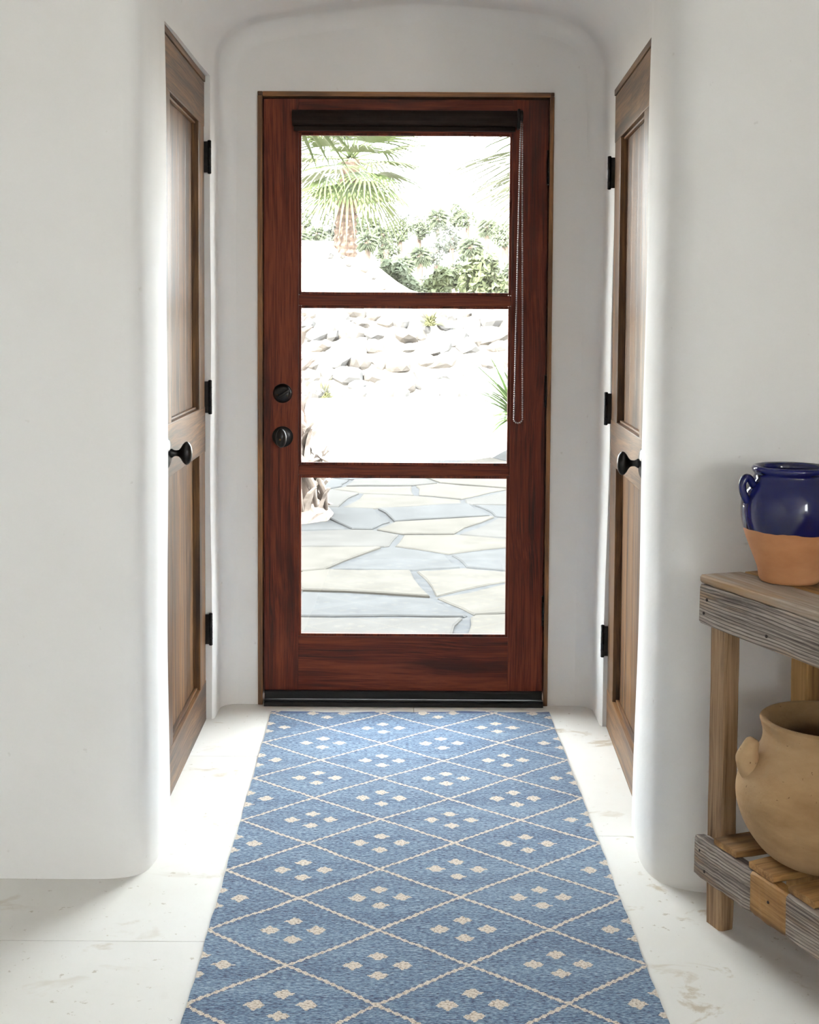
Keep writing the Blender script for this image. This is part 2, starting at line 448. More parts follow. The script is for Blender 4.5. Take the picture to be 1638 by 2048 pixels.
# depth path of both jambs: (offset outwards, Y)
RC = 0.055
cove = [(-RC * (1 - math.sin(a)), WALL_Y - RC * (1 - math.cos(a))) for a in np.linspace(0, math.pi / 2, 9)]
def path(side):
    if side == 'L':
        D = DL; far = [(0, 4.17), (0.0, D['y1'] + 0.012), (0.006, D['y1'])]
        mid = [(0.004, D['y1'] - 0.2), (0.002, D['y0'] + 0.2), (0.004, D['y0']), (-0.006, D['y0'] - 0.018)]
        cur = catmull([(-0.010, 3.22), (-0.022, 3.12), (-0.028, 3.05), (-0.024, 3.00), (-0.015, 2.962), (0.004, 2.938), (0.038, 2.923), (0.10, 2.916), (0.31, 2.915)], 4)
        flat = [(x, 2.915) for x in (0.5, 0.8, 1.2, 1.8)]
    else:
        D = DR; far = [(0, 4.17), (0.0, D['y1'] + 0.012), (0.006, D['y1'])]
        mid = [(-0.002, D['y1'] - 0.2), (-0.010, D['y0'] + 0.2), (-0.022, D['y0']), (-0.036, D['y0'] - 0.018)]
        cur = catmull([(-0.045, 3.17), (-0.054, 3.08), (-0.056, 3.02), (-0.051, 2.97), (-0.039, 2.932), (-0.010, 2.894), (0.040, 2.868), (0.12, 2.857), (0.31, 2.855)], 4)
        flat = [(x, 2.855) for x in (0.5, 0.8, 1.2, 1.8)]
    pts = cove + far + mid + [tuple(q) for q in cur] + flat
    return np.array(pts), len(cove) + 2, len(cove) + 5     # indices of the opening's far and near edge
PL, KF, KN = path('L')
PR, _, _ = path('R')
NK = len(PL)
off = PL[None, :, 0] * (1 - BL[:, None]) + PR[None, :, 0] * BL[:, None]
yy = PL[None, :, 1] * (1 - BL[:, None]) + PR[None, :, 1] * BL[:, None]
GX = PROF[:, None, 0] + NORM[:, None, 0] * off
GZ = PROF[:, None, 1] + NORM[:, None, 1] * off
GZ[0, :] = 0; GZ[-1, :] = 0
wav = 0.0016 * (np.sin(GZ * 7.3 + yy * 5.1) + np.sin(GZ * 3.1 - yy * 8.7 + GX * 4))
GXw = GX + NORM[:, None, 0] * wav
GRID = np.stack([GXw, yy + wav * (off > 0.01), GZ], -1)
def shell(name, c0, c1, opening=None):
    """columns c0..c1 of the shell as one mesh, with a door opening and its reveal"""
    mb = MB(); n = c1 - c0 + 1
    idx = lambda i, k: (i - c0) * NK + k
    vs = GRID[c0:c1 + 1].reshape(-1, 3); fs = []
    for i in range(c0, c1):
        for k in range(NK - 1):
            if opening and KF <= k < KN and opening[0] <= i < opening[1]: continue
            fs.append((idx(i, k), idx(i, k + 1), idx(i + 1, k + 1), idx(i + 1, k)))
    mb.add(vs, fs, True)
    if opening:
        i0, i1 = opening; sx = -1 if GRID[i0, KF, 0] < 0 else 1
        up = list(range(i0, i1 + 1)) if sx < 0 else list(range(i1, i0 - 1, -1))      # from the floor up to the head
        ring = [GRID[i, KF] for i in up] + [GRID[up[-1], k] for k in range(KF + 1, KN + 1)] + [GRID[i, KN] for i in up[-2::-1]]
        back = [np.array([sx * 0.76, p[1], p[2]]) for p in ring]
        mb.rings([ring, back], False, False, False, smooth=False)
        b = [tuple(p) for p in back]
        ys = [p[1] for p in b]; zm = max(p[2] for p in b)
        X = sx * 0.76
        mb.add([(X, min(ys), 0), (X, max(ys), 0), (X, max(ys), zm), (X, min(ys), zm)], [(0, 1, 2, 3)])  # unseen closing plate behind the door, added to keep outside light out
    me = mb.mesh(name, PLASTER)
    return link(name, me)
iL = zl.index(DL['top'])
iR0 = NT - 1 - zr.index(DR['top'])
SPL, SPR = NL + 3, NT - NR - 4
tag(shell('wall_left', 0, SPL, (0, iL)), 'white plaster wall with rounded corner left of the entry', 'wall', 'structure')
tag(shell('wall_right', SPR, NT - 1, (iR0, NT - 1)), 'white plaster wall with rounded corner right of the entry', 'wall', 'structure')
tag(shell('ceiling_alcove', SPL, SPR), 'softly arched white plaster vault above the front door', 'ceiling', 'structure')
# back wall: from the inner ring of the cove to the door frame opening
FX0, FX1, FTOP = -0.500, 0.466, 2.025
hole = []
for i in range(NT):
    x, y, z = GRID[i, 0]
    if i < NL: hole.append((FX0, WALL_Y, min(z, FTOP) if z < 2.0 else FTOP))
    elif i >= NT - NR: hole.append((FX1, WALL_Y, min(z, FTOP) if z < 2.0 else FTOP))
    else:
        t = (i - NL + 1) / (NT - NL - NR + 1)
        hole.append((FX0 + (FX1 - FX0) * t, WALL_Y, FTOP))
mb = MB()
mb.rings([[tuple(GRID[i, 0]) for i in range(NT)], hole, [(p[0], 4.42, p[2]) for p in hole]], False)
me = mb.mesh('wall_back', PLASTER)
for p in me.polygons: p.use_smooth = False
tag(link('wall_back', me), 'white plaster end wall around the front door', 'wall', 'structure')

# the room the camera stands in (out of frame) and the outer wall
def wallbox(name, label, x0, x1, y0, y1, z0, z1, mat=PLASTER, cut=None):
    mb = MB()
    if cut is None: mb.box(x0, x1, y0, y1, z0, z1)
    else:
        a0, a1, b0, b1, ax = cut        # opening along axis ax: a0..a1, b0..b1 in z
        if ax == 'y':
            mb.box(x0, x1, y0, a0, z0, z1); mb.box(x0, x1, a1, y1, z0, z1)
            if b0 > z0: mb.box(x0, x1, a0, a1, z0, b0)
            mb.box(x0, x1, a0, a1, b1, z1)
        else:
            mb.box(x0, a0, y0, y1, z0, z1); mb.box(a1, x1, y0, y1, z0, z1)
            if b0 > z0: mb.box(a0, a1, y0, y1, z0, b0)
            mb.box(a0, a1, y0, y1, b1, z1)
    return tag(mb.build(name, mat), label, 'wall', 'structure')
wallbox('wall_left_room', 'plain white plaster wall on the left of the room', -2.42, -2.30, -3.0, 3.2, -0.05, 2.76)
wallbox('wall_right_room', 'white plaster wall with wide window on the right of the room', 2.30, 2.42, -3.0, 3.2, -0.05, 2.76, cut=(-2.9, -1.32, 0.95, 2.15, 'y'))
wallbox('wall_rear_room', 'plain white plaster wall behind the viewer', -2.42, 2.42, -3.12, -3.0, -0.05, 2.76)
tag(MB().box(-2.6, 2.6, -3.3, 4.45, 2.76, 2.95).build('ceiling', PLASTER), 'flat white plaster ceiling of the room', 'ceiling', 'structure')
wallbox('wall_outer', 'stucco outer wall of the house with the door opening', -7, 7, 4.40, 4.58, -0.1, 4.2, EXTW, cut=(FX0 + 0.001, FX1 - 0.001, -0.1, FTOP - 0.001, 'x'))

# ------------------------------------------------------------------ floor of large stone slabs
floor = tag(MB().box(-2.42, 2.42, -3.12, 4.42, -0.06, -0.012).build('floor', GROUT), 'cream limestone floor of large slabs', 'floor', 'structure')
GAP = 0.0008
for x0, x1, ph in ((-2.42, -1.22, 3.184), (-1.22, 0.02, 3.761), (0.02, 1.24, 3.184), (1.24, 2.42, 3.761)):
    js = [-3.12] + [ph + 1.14 * k for k in range(-6, 2) if -3.0 < ph + 1.14 * k < 4.4] + [4.42]
    for a, b in zip(js[:-1], js[1:]):
        box('slab', SLAB, floor, x0 + GAP, x1 - GAP, a + GAP, b - GAP, -0.013, 0.0, 0.0007)

# ------------------------------------------------------------------ front door
fd = tag(empty('door_1', (0, 4.288, 0)), 'reddish mahogany front door with three glass panes', 'door', 'structure')
T = 0.044
SX0, SX1, GX0, GX1 = -0.481, 0.449, -0.367, 0.333
box('stile', MAHOG_V, fd, SX0, GX0, 0, T, 0.035, 2.004)
box('stile', MAHOG_V, fd, GX1, SX1, 0, T, 0.035, 2.004)
box('rail', MAHOG_H, fd, GX0, GX1, 0.0006, T, 1.895, 2.004)
box('rail', MAHOG_H, fd, GX0, GX1, 0.0006, T, 0.035, 0.228)
for z0, z1 in ((1.331, 1.367), (0.769, 0.803)):
    mn = box('muntin', MAHOG_H, fd, GX0, GX1, 0.004, T, z0, z1, 0.004)
for z0, z1 in ((1.367, 1.895), (0.803, 1.331), (0.228, 0.769)):
    mb = MB(); w = 0.009
    mb.box(GX0, GX0 + w, 0.006, 0.016, z0, z1); mb.box(GX1 - w, GX1, 0.006, 0.016, z0, z1)
    mb.box(GX0 + w, GX1 - w, 0.006, 0.016, z0, z0 + w); mb.box(GX0 + w, GX1 - w, 0.006, 0.016, z1 - w, z1)
    gb = mb.build('glazing_bead', MAHOG_V, fd, 0.002)
    MB().box(GX0 + 0.001, GX1 - 0.001, 0.018, 0.022, z0 + 0.001, z1 - 0.001).build('glass_pane', GLASS, fd)
sw = MB().box(SX0 + 0.003, SX1 - 0.001, -0.012, 0.0, 0.020, 0.047).box(SX0 + 0.003, SX1 - 0.001, -0.016, 0.0, 0.040, 0.0465).build('door_sweep', BLACK, fd, 0.001)
def knob_profile(): return [(0.0001, 0.066), (0.010, 0.0655), (0.020, 0.063), (0.028, 0.058), (0.0315, 0.052), (0.030, 0.047), (0.024, 0.041), (0.015, 0.036), (0.0095, 0.031), (0.008, 0.026), (0.008, 0.020), (0.010, 0.016), (0.012, 0.0135), (0.012, 0.008)]
def rosette_profile(r): return [(0.0001, 0.010), (r * 0.35, 0.0095), (r * 0.75, 0.0075), (r * 0.9, 0.005), (r, 0.0025), (r, -0.001)]
def knob(parent, at, axis, r, lean=1.0):
    ro = MB().lathe(rosette_profile(r), 40, axis, at).build('knob_rosette', BRONZE, parent)
    k = MB().lathe(knob_profile(), 40, axis, at, sx=0.58, caps=False).build('knob', BRONZE, parent)
    return ro, k
ax = (0, -1, 0)
MB().lathe([(0.0001, 0.020), (0.020, 0.019), (0.0265, 0.016), (0.0305, 0.008), (0.032, 0.002), (0.032, -0.001)], 40, ax, (-0.419, 0, 1.041)).build('deadbolt_plate', BRONZE, fd)
tt = MB().box(-0.0205, 0.0205, -0.036, -0.019, -0.0045, 0.0045).build('thumbturn', BRONZE, fd, 0.003, (-0.414, 0, 1.041), (0, math.radians(-32), 0))
for sxx, szz in ((-0.4345, 1.037), (-0.4035, 1.034)):
    MB().lathe([(0.0001, 0.0195), (0.0022, 0.0192), (0.003, 0.0165)], 12, ax, (sxx, 0, szz)).build('screw', BRASS, fd)
knob(fd, (-0.419, 0, 0.897), ax, 0.0345)
MB().lathe([(0.0001, 0.0672), (0.0032, 0.0668), (0.0036, 0.0645)], 12, ax, (-0.421, 0, 0.893)).build('keyhole_button', BRASS, fd)
def hinge(parent, x, y, z0, z1, leafdir):
    """butt hinge: barrel with knuckles, pin tips and a leaf"""
    h = MB().lathe([(0.0058, z0 + 0.003), (0.0058, z1 - 0.003)], 16, (0, 0, 1), (x, y, 0)).build('hinge_barrel', BRONZE, parent)
    for q in np.linspace(z0 + 0.003, z1 - 0.003, 6)[1:-1]:
        MB().lathe([(0.0058, q - 0.0012), (0.0064, q - 0.0006), (0.0064, q + 0.0006), (0.0058, q + 0.0012)], 16, (0, 0, 1), (x, y, 0)).build('hinge_ring', BRONZE, h)
    MB().lathe([(0.0001, z0 - 0.001), (0.0045, z0), (0.0066, z0 + 0.003)], 16, (0, 0, 1), (x, y, 0)).build('hinge_tip', BRONZE, h)
    MB().lathe([(0.0066, z1 - 0.003), (0.0045, z1), (0.0001, z1 + 0.001)], 16, (0, 0, 1), (x, y, 0)).build('hinge_tip', BRONZE, h)
    lx, ly = leafdir
    x0, x1 = sorted((x, x + lx)); y0, y1 = sorted((y, y + ly))
    if lx == 0: x0 -= 0.0013; x1 += 0.0013
    if ly == 0: y0 -= 0.0013; y1 += 0.0013
    MB().box(x0, x1, y0, y1, z0 + 0.004, z1 - 0.004).build('hinge_leaf', BRONZE, h)
    return h
for za, zb in ((1.728, 1.841), (0.999, 1.107), (0.268, 0.371)):
    hinge(fd, 0.4505, -0.005, za, zb, (-0.004, 0))
# frame of the front door
tr = tag(empty('trim_1', (0, 4.272, 0)), 'orange-brown wooden frame of the front door', 'door frame', 'structure')
box('jamb', JAMB_V, tr, FX0, -0.484, 0, 0.14, 0, 2.012, 0.002)
box('jamb', JAMB_V, tr, 0.452, FX1, 0, 0.14, 0, 2.012, 0.002)
box('head_jamb', JAMB_H, tr, FX0 + 0.017, FX1 - 0.012, -0.0005, 0.14, 2.0095, FTOP, 0.002)
box('corner_block', JAMB_V, tr, FX0 + 0.0005, FX0 + 0.0165, -0.001, 0.14, 2.0125, FTOP, 0.002)
box('corner_block', JAMB_V, tr, FX1 - 0.0115, FX1 - 0.0005, -0.001, 0.14, 2.0125, FTOP, 0.002)
for x0, x1, z0, z1 in ((-0.4838, -0.470, 0.016, 2.009), (0.438, 0.4518, 0.016, 2.009), (-0.470, 0.438, 1.997, 2.009)):
    box('door_stop', BLACK, tr, x0, x1, 0.062, 0.09, z0, z1, 0.001)
th = MB().box(-0.478, 0.450, -0.020, 0.20, 0.0005, 0.015).box(-0.478, 0.450, -0.012, 0.20, 0.015, 0.018).build('threshold', BLACK, tr, 0.001)
# roller blind screwed on the door's top rail
rb = tag(empty('roller_blind', (0, 4.288, 1.895)), 'dark brown roller blind rolled up above the top glass pane', 'blind')
mb = MB(); pr = []
for a in np.linspace(-math.pi / 2, math.pi / 2, 12): pr.append((-0.012 - 0.032 * math.cos(a), 0.045 + 0.026 * math.sin(a)))
pr = [(0, 0.019)] + pr + [(0, 0.071)]
mb.rings([[(-0.386, y, z) for y, z in pr], [(0.344, y, z) for y, z in pr]], True, True, True, smooth=False)
mb.build('cassette', BLIND, rb, 0.001)
box('hem_bar', BLIND, rb, -0.382, 0.340, -0.020, -0.008, 0.003, 0.019, 0.003)
box('bracket', BLACK, rb, 0.3445, 0.353, -0.046, -0.0005, 0.010, 0.074, 0.004)
MB().lathe([(0.0001, 0.010), (0.016, 0.010), (0.019, 0.008), (0.019, 0.0)], 24, (1, 0, 0), (0.353, -0.026, 0.052)).build('clutch', BRONZE, rb)
mb = MB(); ZT, ZB = 0.050, -0.946
def bead(mb, p, r):
    vs = []; fs = []
    for i, ph in enumerate((-0.9, 0.0, 0.9)):
        for k in range(6): vs.append((p[0] + r * math.cos(ph) * math.cos(k * math.pi / 3), p[1] + r * math.cos(ph) * math.sin(k * math.pi / 3), p[2] + r * math.sin(ph)))
    vs += [(p[0], p[1], p[2] - r), (p[0], p[1], p[2] + r)]
    for i in range(2):
        for k in range(6): fs.append((i * 6 + k, i * 6 + (k + 1) % 6, (i + 1) * 6 + (k + 1) % 6, (i + 1) * 6 + k))
    for k in range(6): fs.append((18, (k + 1) % 6, k)); fs.append((19, 12 + k, 12 + (k + 1) % 6))
    mb.add(vs, fs, True)
pth = []
for q in np.linspace(0, 1, 140): pth.append((0.3585 - 0.0125 * q - 0.003, -0.034 , ZT + (ZB + 0.012 - ZT) * q))
for a in np.linspace(math.pi, 2 * math.pi, 7)[1:-1]: pth.append((0.357 + 0.0130 * math.cos(a), -0.030, ZB + 0.012 + 0.012 * math.sin(a)))
for q in np.linspace(1, 0, 140): pth.append((0.3585 + 0.0105 * q + 0.003, -0.024, ZT + (ZB + 0.012 - ZT) * q))
for p in pth: bead(mb, p, 0.0030)
ch = mb.build('bead_chain', CHAINM, rb)
mb = MB().tube(pth, 0.0007, 5, False); mb.build('chain_cord', CHAINM, ch)

# ------------------------------------------------------------------ side doors
def side_door(name, label, tname, tlabel, P_far, P_near, ztop, zr1, zl0, zl1, zb, w_far, w_near, hz, zk, mirror):
    """local x: from hinge edge (far) to latch edge (near); local -y: out of the door face; P are plan points"""
    d = Vector((P_near[0] - P_far[0], P_near[1] - P_far[1], 0)); W = d.length
    rz = math.atan2(d.y, d.x)
    s = 1 if mirror else -1          # face towards the alcove is s*y
    D = tag(empty(name, (P_far[0], P_far[1], 0), rz), label, 'door', 'structure')
    def bx(nm, mt, x0, x1, dep0, dep1, z0, z1, bev=0.002, par=D):
        y0, y1 = sorted((-s * dep0, -s * dep1))
        return box(nm, mt, par, x0, x1, y0, y1, z0, z1, bev)
    z0 = 0.003
    bx('stile', WALN_V, 0, w_far, 0, 0.04, z0, ztop - 0.0005)
    bx('stile', WALN_V, W - w_near, W, 0, 0.04, z0, ztop - 0.0005)
    bx('top_rail', WALN_H, -0.0006, W + 0.0006, -0.0012, 0.039, zr1, ztop)
    bx('lock_rail', WALN_H, -0.0006, W + 0.0006, -0.0012, 0.039, zl0, zl1)
    bx('bottom_rail', WALN_H, -0.0006, W + 0.0006, -0.0012, 0.039, z0, zb)
    for a, b in ((zb, zl0), (zl1, zr1)):
        n = 4; xs = np.linspace(w_far, W - w_near, n + 1)
        pn = bx('panel', WALN_V, w_far - 0.004, W - w_near + 0.004, 0.026, 0.034, a - 0.004, b + 0.004, 0.001)
        for q in range(n): bx('panel_board', WALN_V, xs[q] + 0.0008, xs[q + 1] - 0.0008, 0.021, 0.0262, a, b, 0.0012, pn)
        fl = 0.007     # slim moulding along the two ends of the panel
        bx('panel_moulding', WALN_H, w_far, W - w_near, 0.010, 0.021, a, a + fl, 0.002, pn)
        bx('panel_moulding', WALN_H, w_far, W - w_near, 0.010, 0.021, b - fl, b, 0.002, pn)
    kx = W - w_near * 0.5
    MB().lathe(rosette_profile(0.039), 40, (0, s, 0), (kx, 0, zk)).build('knob_rosette', BRONZE, D)
    MB().lathe(knob_profile(), 40, (0, s, 0), (kx, 0, zk), sx=0.62, caps=False).build('knob', BRONZE, D)
    MB().lathe([(0.0001, 0.0015), (0.003, 0.0012), (0.0036, -0.001)], 12, (0, s, 0), (kx - 0.004, 0, zk + 0.058)).build('privacy_button', BRONZE, D)
    for a, b in hz: hinge(D, -0.006, s * 0.016, a, b, (0, -s * 0.019))
    T_ = tag(empty(tname, (P_far[0], P_far[1], 0), rz), tlabel, 'door frame', 'structure')
    def tb(nm, mt, x0, x1, dep0, dep1, za, zb_, bev=0.002):
        y0, y1 = sorted((-s * dep0, -s * dep1))
        return box(nm, mt, T_, x0, x1, y0, y1, za, zb_, bev)
    tb('jamb', WALN_V, -0.013, -0.003, 0.002, 0.07, 0, ztop + 0.003)
    tb('jamb', WALN_V, W + 0.003, W + 0.013, 0.002, 0.07, 0, ztop + 0.003)
    tb('head_jamb', WALN_H, -0.013, W + 0.013, -0.003, 0.07, ztop + 0.0035, ztop + 0.0225)
    tb('door_stop', WALN_H, -0.002, W + 0.002, 0.045, 0.06, 0, ztop, 0.001)
    return D
side_door('door_2', 'brown walnut panelled side door with dark knob, left of the rug', 'trim_2', 'walnut frame of the left side door',
          (-0.6465, 4.098), (-0.6365, 3.340), 2.020, 1.884, 0.865, 1.008, 0.132, 0.112, 0.142,
          ((1.739, 1.843), (0.984, 1.092), (0.243, 0.347)), 0.932, True)
side_door('door_3', 'brown walnut panelled side door with dark knob, right of the rug', 'trim_3', 'walnut frame of the right side door',
          (0.6295, 4.044), (0.6030, 3.287), 1.975, 1.833, 0.842, 0.980, 0.125, 0.135, 0.142,
          ((1.692, 1.794), (0.961, 1.064), (0.226, 0.329)), 0.918, False)

# ------------------------------------------------------------------ rug
mb = MB(); nx, ny = 64, 180; LEN = 2.44
def rug_pt(i, j, z):
    t = j / ny; u = -1 + 2 * i / nx
    hw = 0.453 - 0.009 * min(1, t * 1.3)
    ew = 0.0007 * math.sin(j * 0.83) + 0.0012 * math.sin(j * 0.23 + 1)
    x = u * (hw + ew * abs(u) ** 6)
    y = -t * LEN + (0.004 * math.sin(i * 0.31) + 0.002 * math.sin(i * 0.9)) * (1 - t) ** 8
    dz = 0.0012 * math.sin(x * 9 + y * 4) + 0.0008 * math.sin(y * 17)
    return (x, y, z + (dz + 0.0016 if z > 0.003 else 0))
top = [[rug_pt(i, j, 0.0062) for i in range(nx + 1)] for j in range(ny + 1)]
vs = [p for r in top for p in r]; fs = []
for j in range(ny):
    for i in range(nx): fs.append((j * (nx + 1) + i, j * (nx + 1) + i + 1, (j + 1) * (nx + 1) + i + 1, (j + 1) * (nx + 1) + i))
mb.add(vs, fs, True)
edge = [(i, 0) for i in range(nx)] + [(nx, j) for j in range(ny)] + [(i, ny) for i in range(nx, 0, -1)] + [(0, j) for j in range(ny, 0, -1)]
mb.rings([[rug_pt(i, j, 0.0062) for i, j in edge], [rug_pt(i, j, 0.0004) for i, j in edge]], True)
rug = link('runner_rug', mb.mesh('runner_rug', RUG), None, (0.009, 4.178, 0.0), (0, 0, 0.0145))
tag(rug, 'blue flat-woven runner rug with cream diamonds leading to the door', 'rug')

# ------------------------------------------------------------------ reclaimed wood console table
tb_ = tag(empty('console_table', (0.642, 2.728, 0), math.atan2(-0.931, 0.365)), 'rustic reclaimed wood console table with slatted lower shelf', 'table')
# local x runs along the front towards the viewer, local y runs from the front to the wall
def rough_board(name, mat, x0, x1, y0, y1, z0, z1, amp=0.0012, seg=14, axis=0, bev=0.0035, parent=tb_, seed=0):
    r = random.Random(seed * 131 + 7)
    lo, hi = [(x0, x1), (y0, y1), (z0, z1)][axis]
    oth = [k for k in range(3) if k != axis]
    L = [(x0, x1), (y0, y1), (z0, z1)]
    rings = []
    for i in range(seg + 1):
        t = lo + (hi - lo) * i / seg
        a0, a1 = L[oth[0]]; b0, b1 = L[oth[1]]
        j = lambda: r.uniform(-amp, amp)
        e = bev * (1.4 if i in (0, seg) else 1.0)
        prof = [(a0 + e, b0), (a1 - e, b0), (a1, b0 + e), (a1, b1 - e), (a1 - e, b1), (a0 + e, b1), (a0, b1 - e), (a0, b0 + e)]
        if i in (0, seg):
            prof = [(p + (0.0008 if p < (a0 + a1) / 2 else -0.0008), q + (0.0008 if q < (b0 + b1) / 2 else -0.0008)) for p, q in prof]
        ring = []
        for p, q in prof:
            v = [0, 0, 0]; v[axis] = t; v[oth[0]] = p + j(); v[oth[1]] = q + j(); ring.append(tuple(v))
        rings.append(ring)
    return MB().rings(rings, True, True, True, smooth=False).build(name, mat, parent)
TL, TD = 1.25, 0.262
LW, LD = 0.056, 0.037
for k, (xx, yy_) in enumerate(((0.0, 0.0), (0.0, 0.2085), (TL - LW, 0.0), (TL - LW, 0.2085))):
    rough_board('leg', TAN_V if yy_ == 0 else ORNG_V, xx, xx + LW, yy_, yy_ + (LD if yy_ == 0 else 0.053), 0.0, 0.7335, 0.0006, 14, 2, 0.004, seed=k)
ap = rough_board('front_apron', GREYW, 0.002, TL, -0.031, -0.0005, 0.651, 0.7345, 0.0011, 26, 0, seed=11)
rough_board('back_apron', ORNG_H, 0.002, TL, TD, TD + 0.028, 0.651, 0.7345, 0.001, 20, 0, seed=12)
rough_board('end_apron', ORNG_Y, 0.004, 0.026, 0.0375, 0.208, 0.665, 0.734, 0.0008, 8, 1, seed=13)
fr_ = [rough_board('front_rail', GREYW, 0.0, 0.196, -0.031, -0.0005, 0.108, 0.1935, 0.0011, 10, 0, seed=14),
       rough_board('front_rail', ORNG_H, 0.1965, 0.309, -0.0305, -0.0005, 0.1085, 0.194, 0.0008, 8, 0, seed=15),
       rough_board('front_rail', GREYW, 0.3095, TL, -0.031, -0.0005, 0.108, 0.1945, 0.0011, 20, 0, seed=16)]
rough_board('back_rail', ORNG_H, 0.0, TL, TD, TD + 0.028, 0.108, 0.194, 0.001, 20, 0, seed=17)
# top planks
for k, (y0, y1) in enumerate(((-0.026, 0.0815), (0.083, 0.186), (0.1875, 0.290))):
    rough_board('top_plank', TOPW if k != 1 else ORNG_H, -0.004 + 0.003 * k, TL + 0.01, y0, y1, 0.7352, 0.7535, 0.0008, 20, 0, 0.003, seed=20 + k)
# shelf slats
sx0 = 0.062; k = 0
while sx0 < TL - 0.09:
    rough_board('shelf_slat', ORNG_Y, sx0, sx0 + 0.081, -0.024 + random.uniform(-0.002, 0.002), TD + 0.02, 0.1952, 0.2105, 0.0007, 8, 1, 0.002, seed=40 + k)
    sx0 += 0.1215; k += 1
def nail(x, y, z, r, par, axis=(0, -1, 0)):
    MB().lathe([(0.0001, 0.0012), (r * 0.8, 0.001), (r, 0.0), (r, -0.002)], 10, axis, (x, y, z)).build('nail', NAILM, par)
for x, z in ((0.030, 0.706), (0.020, 0.676), (0.232, 0.676)): nail(x, -0.0316, z, 0.0034, ap)
for x, z in ((0.022, 0.168), (0.040, 0.129)): nail(x, -0.0316, z, 0.0034, fr_[0])
nail(0.255, -0.031, 0.155, 0.003, fr_[1])

def table_pt(x, y, z):
    c, s = 0.365, -0.931
    return (0.642 + c * x - s * y, 2.728 + s * x + c * y, z)
# ------------------------------------------------------------------ blue and terracotta jar
def smooth_prof(p, n=4): return [tuple(q) for q in catmull(p, n)]
bj_p = table_pt(0.116, 0.110, 0.7546)
bj = tag(empty('glazed_jar', bj_p), 'cobalt blue glazed jar with bare terracotta base on the table top', 'jar')
outer = smooth_prof([(0.058, 0.0), (0.0615, 0.006), (0.066, 0.028), (0.079, 0.060), (0.0915, 0.092), (0.099, 0.122), (0.1005, 0.150), (0.095, 0.176), (0.083, 0.196), (0.0755, 0.206), (0.0745, 0.211), (0.0785, 0.217), (0.0795, 0.223), (0.076, 0.2275)])
inner = smooth_prof([(0.0735, 0.2275), (0.0685, 0.223), (0.067, 0.212), (0.070, 0.203), (0.085, 0.180), (0.092, 0.150), (0.088, 0.11), (0.07, 0.06), (0.05, 0.012), (0.0005, 0.010)])
ZS = 1.045
MB().lathe([(0.0005, 0.0)] + [(r, z * ZS) for r, z in outer + inner], 72, caps=False).build('body', POT_BLUE, bj)
for sgn in (-1, 1):
    pts = catmull([(0.086, 0.190), (0.096, 0.205), (0.1055, 0.205), (0.1105, 0.194), (0.1085, 0.178), (0.099, 0.158)], 6)
    a0 = math.radians(14)
    MB().tube([(sgn * r * math.cos(a0), sgn * r * math.sin(a0), z * ZS) for r, z in pts], 0.0078, 14).build('handle', POT_BLUE, bj)
# ------------------------------------------------------------------ big sandy pot
sp_p = table_pt(0.240, 0.112, 0.2118)
sp = tag(empty('clay_pot', sp_p), 'large sandy clay pot with broken handle on the lower shelf', 'pot')
outer = smooth_prof([(0.070, 0.0), (0.096, 0.006), (0.125, 0.028), (0.152, 0.066), (0.168, 0.108), (0.1705, 0.142), (0.163, 0.172), (0.147, 0.196), (0.131, 0.214), (0.1225, 0.232), (0.121, 0.252), (0.1255, 0.270), (0.127, 0.2765), (0.1235, 0.2805)])
inner = smooth_prof([(0.1165, 0.2805), (0.112, 0.275), (0.109, 0.258), (0.112, 0.23), (0.135, 0.20), (0.158, 0.14), (0.14, 0.07), (0.09, 0.016), (0.0005, 0.014)])
MB().lathe([(0.0005, 0.0)] + [(r * 1.015, z * 1.025) for r, z in outer + inner], 72, caps=False).build('body', POT_TAN, sp)
for sgn in (-1, 1):
    pts = catmull([(0.140, 0.168), (0.152, 0.186), (0.157, 0.203), (0.156, 0.220), (0.151, 0.236), (0.145, 0.248)], 5)
    a0 = math.radians(2)
    rad = np.interp(np.linspace(0, 1, len(pts)), [0, 0.3, 0.7, 0.93, 1], [0.028, 0.026, 0.021, 0.017, 0.012])
    if sgn > 0:
        pts = catmull([(0.132, 0.190), (0.168, 0.200), (0.178, 0.222), (0.165, 0.245), (0.128, 0.252)], 5); rad = 0.016
    MB().tube([(sgn * r * math.cos(a0), sgn * r * math.sin(a0), z) for r, z in pts], rad, 14, flat=0.8).build('handle', POT_TAN, sp)

# ------------------------------------------------------------------ outside: ground
GZ0 = -0.05
def sst(a, b, x):
    t = min(1, max(0, (x - a) / (b - a))); return t * t * (3 - 2 * t)
def ground_h(x, y):
    yb = 22.2 + 0.5 * max(-3, min(3, x)) * 0.5
    h = GZ0 + 1.5 * sst(yb, yb + 2.6, y)
    h += 0.34 * sst(yb + 2.4, yb + 4.5, y)
    if y > 22: h += 1.05 * sst(0.35, -1.6, x) * sst(yb + 2.6, yb + 4.4, y)
    h -= 2.6 * sst(29, 36, y)
    return h
mb = MB()
xs = list(np.linspace(-60, -6, 12)) + list(np.linspace(-5, 5, 41)) + list(np.linspace(6, 60, 12))
ys = list(np.linspace(-40, 3, 8)) + [4.6, 8, 12, 16, 20] + list(np.linspace(21, 31, 41)) + list(np.linspace(32, 38, 7)) + [45, 60, 80, 110]
vs = [(x, y, ground_h(x, y) - (0.35 if -4.5 < y < 4.5 and -4 < x < 4 else 0.0) - (0.03 if y < 13 else 0)) for y in ys for x in xs]; fs = []
for j in range(len(ys) - 1):
    for i in range(len(xs) - 1): fs.append((j * len(xs) + i, j * len(xs) + i + 1, (j + 1) * len(xs) + i + 1, (j + 1) * len(xs) + i))
mb.add(vs, fs, True)
